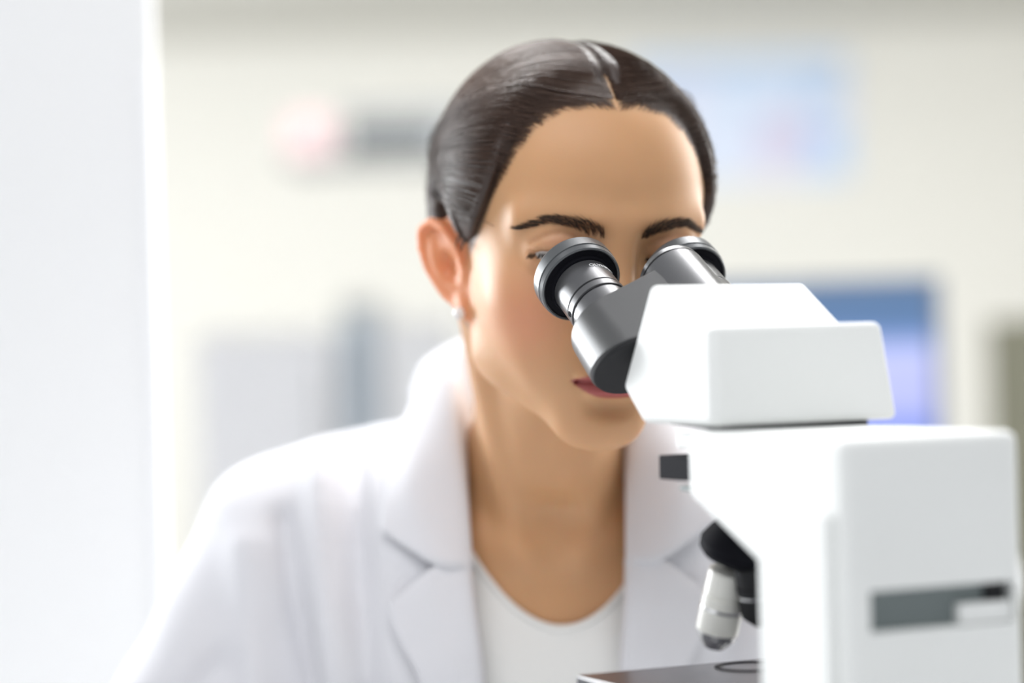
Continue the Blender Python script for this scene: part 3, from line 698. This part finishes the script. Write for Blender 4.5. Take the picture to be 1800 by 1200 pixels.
# wall shelf with instruments
def pxz(px, py, y): return at(px, py, y)
y = 6.6
a = at(500, 250, y); b = at(860, 250, y)
sh = empty('wall_shelf', ((a.x + b.x) / 2, y, a.z)); tag(sh, 'pale grey wall shelf in the left background', 'shelf')
M_shelf = mat('shelf_grey', (.15, .16, .165), .5)
w_ = b.x - a.x
box('shelf_board', ((a.x + b.x) / 2, y + .12, at(0, 292, y).z), (w_, .30, .025), M_shelf, sh, 0, .003)
box('back_panel', ((a.x + b.x) / 2 + w_ * .13, y + .26, at(0, 240, y).z), (w_ * .74, .02, .15), M_shelf, sh, 0, .003)
p0 = at(540, 245, y)
def small_box(name, px0, px1, py0, py1, yy, dep, m, label, cat):
    a = at(px0, py1, yy); b = at(px1, py0, yy)
    return tag(box(name, ((a.x + b.x) / 2, yy + dep / 2, (a.z + b.z) / 2), (abs(b.x - a.x), dep, abs(b.z - a.z)), m, None, 0, .004), label, cat)
small_box('pink_box', 508, 575, 205, 283, y, .16, mat('pink_card', (.48, .33, .34), .6), 'pink box at the left end of the grey wall shelf', 'box')
small_box('black_instrument', 612, 765, 222, 283, y, .20, mat('black_plastic', (.012, .016, .016), .5), 'long black instrument lying on the grey wall shelf', 'instrument')
small_box('grey_instrument_case', 775, 850, 215, 279, y, .18, mat('case_grey', (.16, .17, .18), .5), 'grey case on the wall shelf behind the head', 'case')
# poster on the back wall
a = at(1110, 320, YB - .02); b = at(1490, 95, YB - .02)
M_post = bpy.data.materials.new('poster_print'); M_post.use_nodes = True; nt = M_post.node_tree; N = nt.nodes; L = nt.links
tc = N.new('ShaderNodeTexCoord'); nz = N.new('ShaderNodeTexNoise'); nz.inputs['Scale'].default_value = 3.2; nz.inputs['Detail'].default_value = 2
cr = N.new('ShaderNodeValToRGB'); cr.color_ramp.elements[0].position = .33; cr.color_ramp.elements[0].color = (.50, .64, .86, 1); cr.color_ramp.elements[1].position = .66; cr.color_ramp.elements[1].color = (.70, .70, .84, 1)
e_ = cr.color_ramp.elements.new(.5); e_.color = (.66, .76, .92, 1)
L.new(tc.outputs['Object'], nz.inputs['Vector']); L.new(nz.outputs['Fac'], cr.inputs[0]); L.new(cr.outputs[0], N['Principled BSDF'].inputs['Base Color']); N['Principled BSDF'].inputs['Roughness'].default_value = .4
po = empty('wall_poster', ((a.x + b.x) / 2, YB - .01, (a.z + b.z) / 2)); tag(po, 'pale blue scientific poster on the back wall right of the head', 'poster')
cx_ = (a.x + b.x) / 2; cz_ = (a.z + b.z) / 2; W_ = b.x - a.x; H_ = b.z - a.z
box('sheet', (cx_, YB - .008, cz_), (W_, .012, H_), M_post, po)
M_hd = mat('poster_header', (.46, .60, .80), .4); M_pk = mat('poster_pink', (.62, .58, .74), .4); M_bl = mat('poster_blue', (.42, .60, .88), .4)
box('printed_header', (cx_, YB - .015, cz_ + H_ * .42), (W_ * .99, .003, H_ * .15), M_hd, po)
box('printed_figure', (cx_ + W_ * .20, YB - .015, cz_ - H_ * .16), (W_ * .24, .003, H_ * .36), M_pk, po)
box('printed_figure', (cx_ + W_ * .40, YB - .015, cz_ - H_ * .24), (W_ * .13, .003, H_ * .30), M_bl, po)
box('printed_figure', (cx_ + W_ * .36, YB - .015, cz_ + H_ * .18), (W_ * .16, .003, H_ * .20), M_hd, po)
# monitor on a back bench
y = 3.1; a = at(1190, 745, y); b = at(1650, 486, y)
mo = empty('monitor', ((a.x + b.x) / 2, y + .05, .90)); tag(mo, 'computer monitor with blue screen right of the microscope', 'monitor')
cx_ = (a.x + b.x) / 2; zt = b.z; zb = at(1500, 860, y).z; rot = Matrix.Rotation(R_(-6), 3, 'X') @ Matrix.Rotation(R_(0), 3, 'Y')
W_ = b.x - a.x; Hm = zt - zb; cm = Vector((cx_, y, (zt + zb) / 2))
RM = Matrix.Rotation(R_(-10), 3, 'Z') @ Matrix.Rotation(R_(-8), 3, 'X')
box('case', cm, (W_, .035, Hm), mat('monitor_case', (.10, .12, .16), .5), mo, 0, .004, RM)
M_scr = bpy.data.materials.new('screen_picture'); M_scr.use_nodes = True; nt = M_scr.node_tree; N = nt.nodes; L = nt.links
tc = N.new('ShaderNodeTexCoord'); sx = N.new('ShaderNodeSeparateXYZ'); cr = N.new('ShaderNodeValToRGB'); mr = N.new('ShaderNodeMapRange')
L.new(tc.outputs['Generated'], sx.inputs[0]); L.new(sx.outputs['Z'], cr.inputs[0])
el = cr.color_ramp.elements; el[0].position = 0; el[0].color = (.20, .28, .85, 1); el[1].position = 1; el[1].color = (.055, .15, .32, 1)
for p_, c_ in ((.26, (.24, .33, .90, 1)), (.34, (.50, .54, .98, 1)), (.64, (.56, .60, 1, 1)), (.70, (.22, .36, .78, 1)), (.76, (.07, .18, .40, 1))): q = el.new(p_); q.color = c_
p = N['Principled BSDF']; L.new(cr.outputs[0], p.inputs['Emission Color']); p.inputs['Emission Strength'].default_value = 1.0; p.inputs['Base Color'].default_value = (.01, .01, .01, 1); p.inputs['Roughness'].default_value = .3
box('screen', cm + RM @ Vector((0, -.0190, .004)), (W_ - .024, .003, Hm - .026), M_scr, mo, 0, 0, RM)
box('stand', (cx_, y + .05, zb - .0), (.06, .03, .16), mat('stand_grey', (.2, .2, .22), .4), mo)
box('foot', (cx_, y + .05, zb - .085), (.22, .16, .012), mat('foot_grey', (.2, .2, .22), .4), mo, 0, .003)
zf = zb - .091
bb = empty('back_bench', (cx_, y + .1, 0)); tag(bb, 'white bench carrying the monitor', 'bench')
box('worktop', (cx_ - .2, y + .12, zf - .015), (.85, .60, .030), M_top, bb, 0, .003); box('carcass', (cx_ - .2, y + .14, (zf - .03) / 2), (.80, .52, zf - .032), M_cab, bb)
# pale appliances at the left, behind the shoulder
y = 4.4
a = at(345, 900, y); b = at(592, 578, y)
fr = empty('laboratory_fridge', ((a.x + b.x) / 2, y + .3, 0)); tag(fr, 'low white laboratory fridge in the left background', 'fridge')
M_fr = mat('fridge_white', (.92, .92, .95), .4)
box('body', ((a.x + b.x) / 2, y + .30, b.z / 2), (b.x - a.x, .52, b.z), M_fr, fr, 0, .008)
box('door', ((a.x + b.x) / 2, y + .02, b.z / 2 + .02), (b.x - a.x - .01, .04, b.z - .08), mat('fridge_door', (.92, .92, .96), .35), fr, 0, .006)
box('handle', (b.x - .03, y - .012, b.z - .15), (.012, .02, .16), M_chrome, fr, 0, .003)
a = at(606, 900, y); b = at(655, 548, y)
fc = empty('gas_cylinder_cabinet', ((a.x + b.x) / 2, y + .25, 0)); tag(fc, 'narrow blue-grey cabinet beside the white laboratory fridge', 'cabinet')
box('body', ((a.x + b.x) / 2, y + .25, b.z / 2), (b.x - a.x, .40, b.z), mat('cabinet_bluegrey', (.60, .67, .74), .5), fc, 0, .004)
box('lid', ((a.x + b.x) / 2, y + .25, b.z + .012), (b.x - a.x + .01, .42, .024), mat('lid_grey', (.60, .60, .60), .5), fc, 0, .003)
a = at(672, 900, y); b = at(800, 560, y)
f2 = empty('white_cabinet', ((a.x + b.x) / 2, y + .3, 0)); tag(f2, 'low white cabinet behind the woman, right of the blue-grey cabinet', 'cabinet')
box('body', ((a.x + b.x) / 2, y + .30, b.z / 2), (b.x - a.x, .52, b.z), M_fr, f2, 0, .008)
box('door', ((a.x + b.x) / 2, y + .02, b.z / 2 + .02), (b.x - a.x - .01, .04, b.z - .08), M_fr, f2, 0, .006)
# dark cabinet at the right edge
y = 3.5; a = at(1782, 900, y)
dc = empty('dark_cabinet', (a.x + .3, y + .2, 0)); tag(dc, 'dark olive cabinet at the right edge of the photo', 'cabinet')
zt = at(1790, 560, y).z
box('body', (a.x + .30, y + .22, zt / 2), (.5, .40, zt), mat('olive_dark', (.16, .155, .10), .6), dc, 0, .006)
box('door', (a.x + .30, y + .01, zt / 2), (.48, .02, zt - .06), mat('olive_door', (.15, .145, .095), .6), dc, 0, .003)
# ceiling lights
M_lampd = mat('lamp_diffuser', (.9, .9, .9), .5, emit=(1, .99, .96), estr=3.0); M_lf = mat('lamp_frame', (.8, .8, .8), .4)
for k, (x, yy, lab) in enumerate(((-1.9, 4.2, 'ceiling light panel on the left, nearer the camera'), (-1.9, 7.0, 'ceiling light panel on the left, farther back'))):
    c_ = empty('ceiling_light', (x, yy, H)); tag(c_, lab, 'ceiling light', 'ceiling light panels')
    box('frame', (x, yy, H - .012), (1.24, .64, .024), M_lf, c_, 0, .003); box('diffuser', (x, yy, H - .026), (1.18, .58, .006), M_lampd, c_)
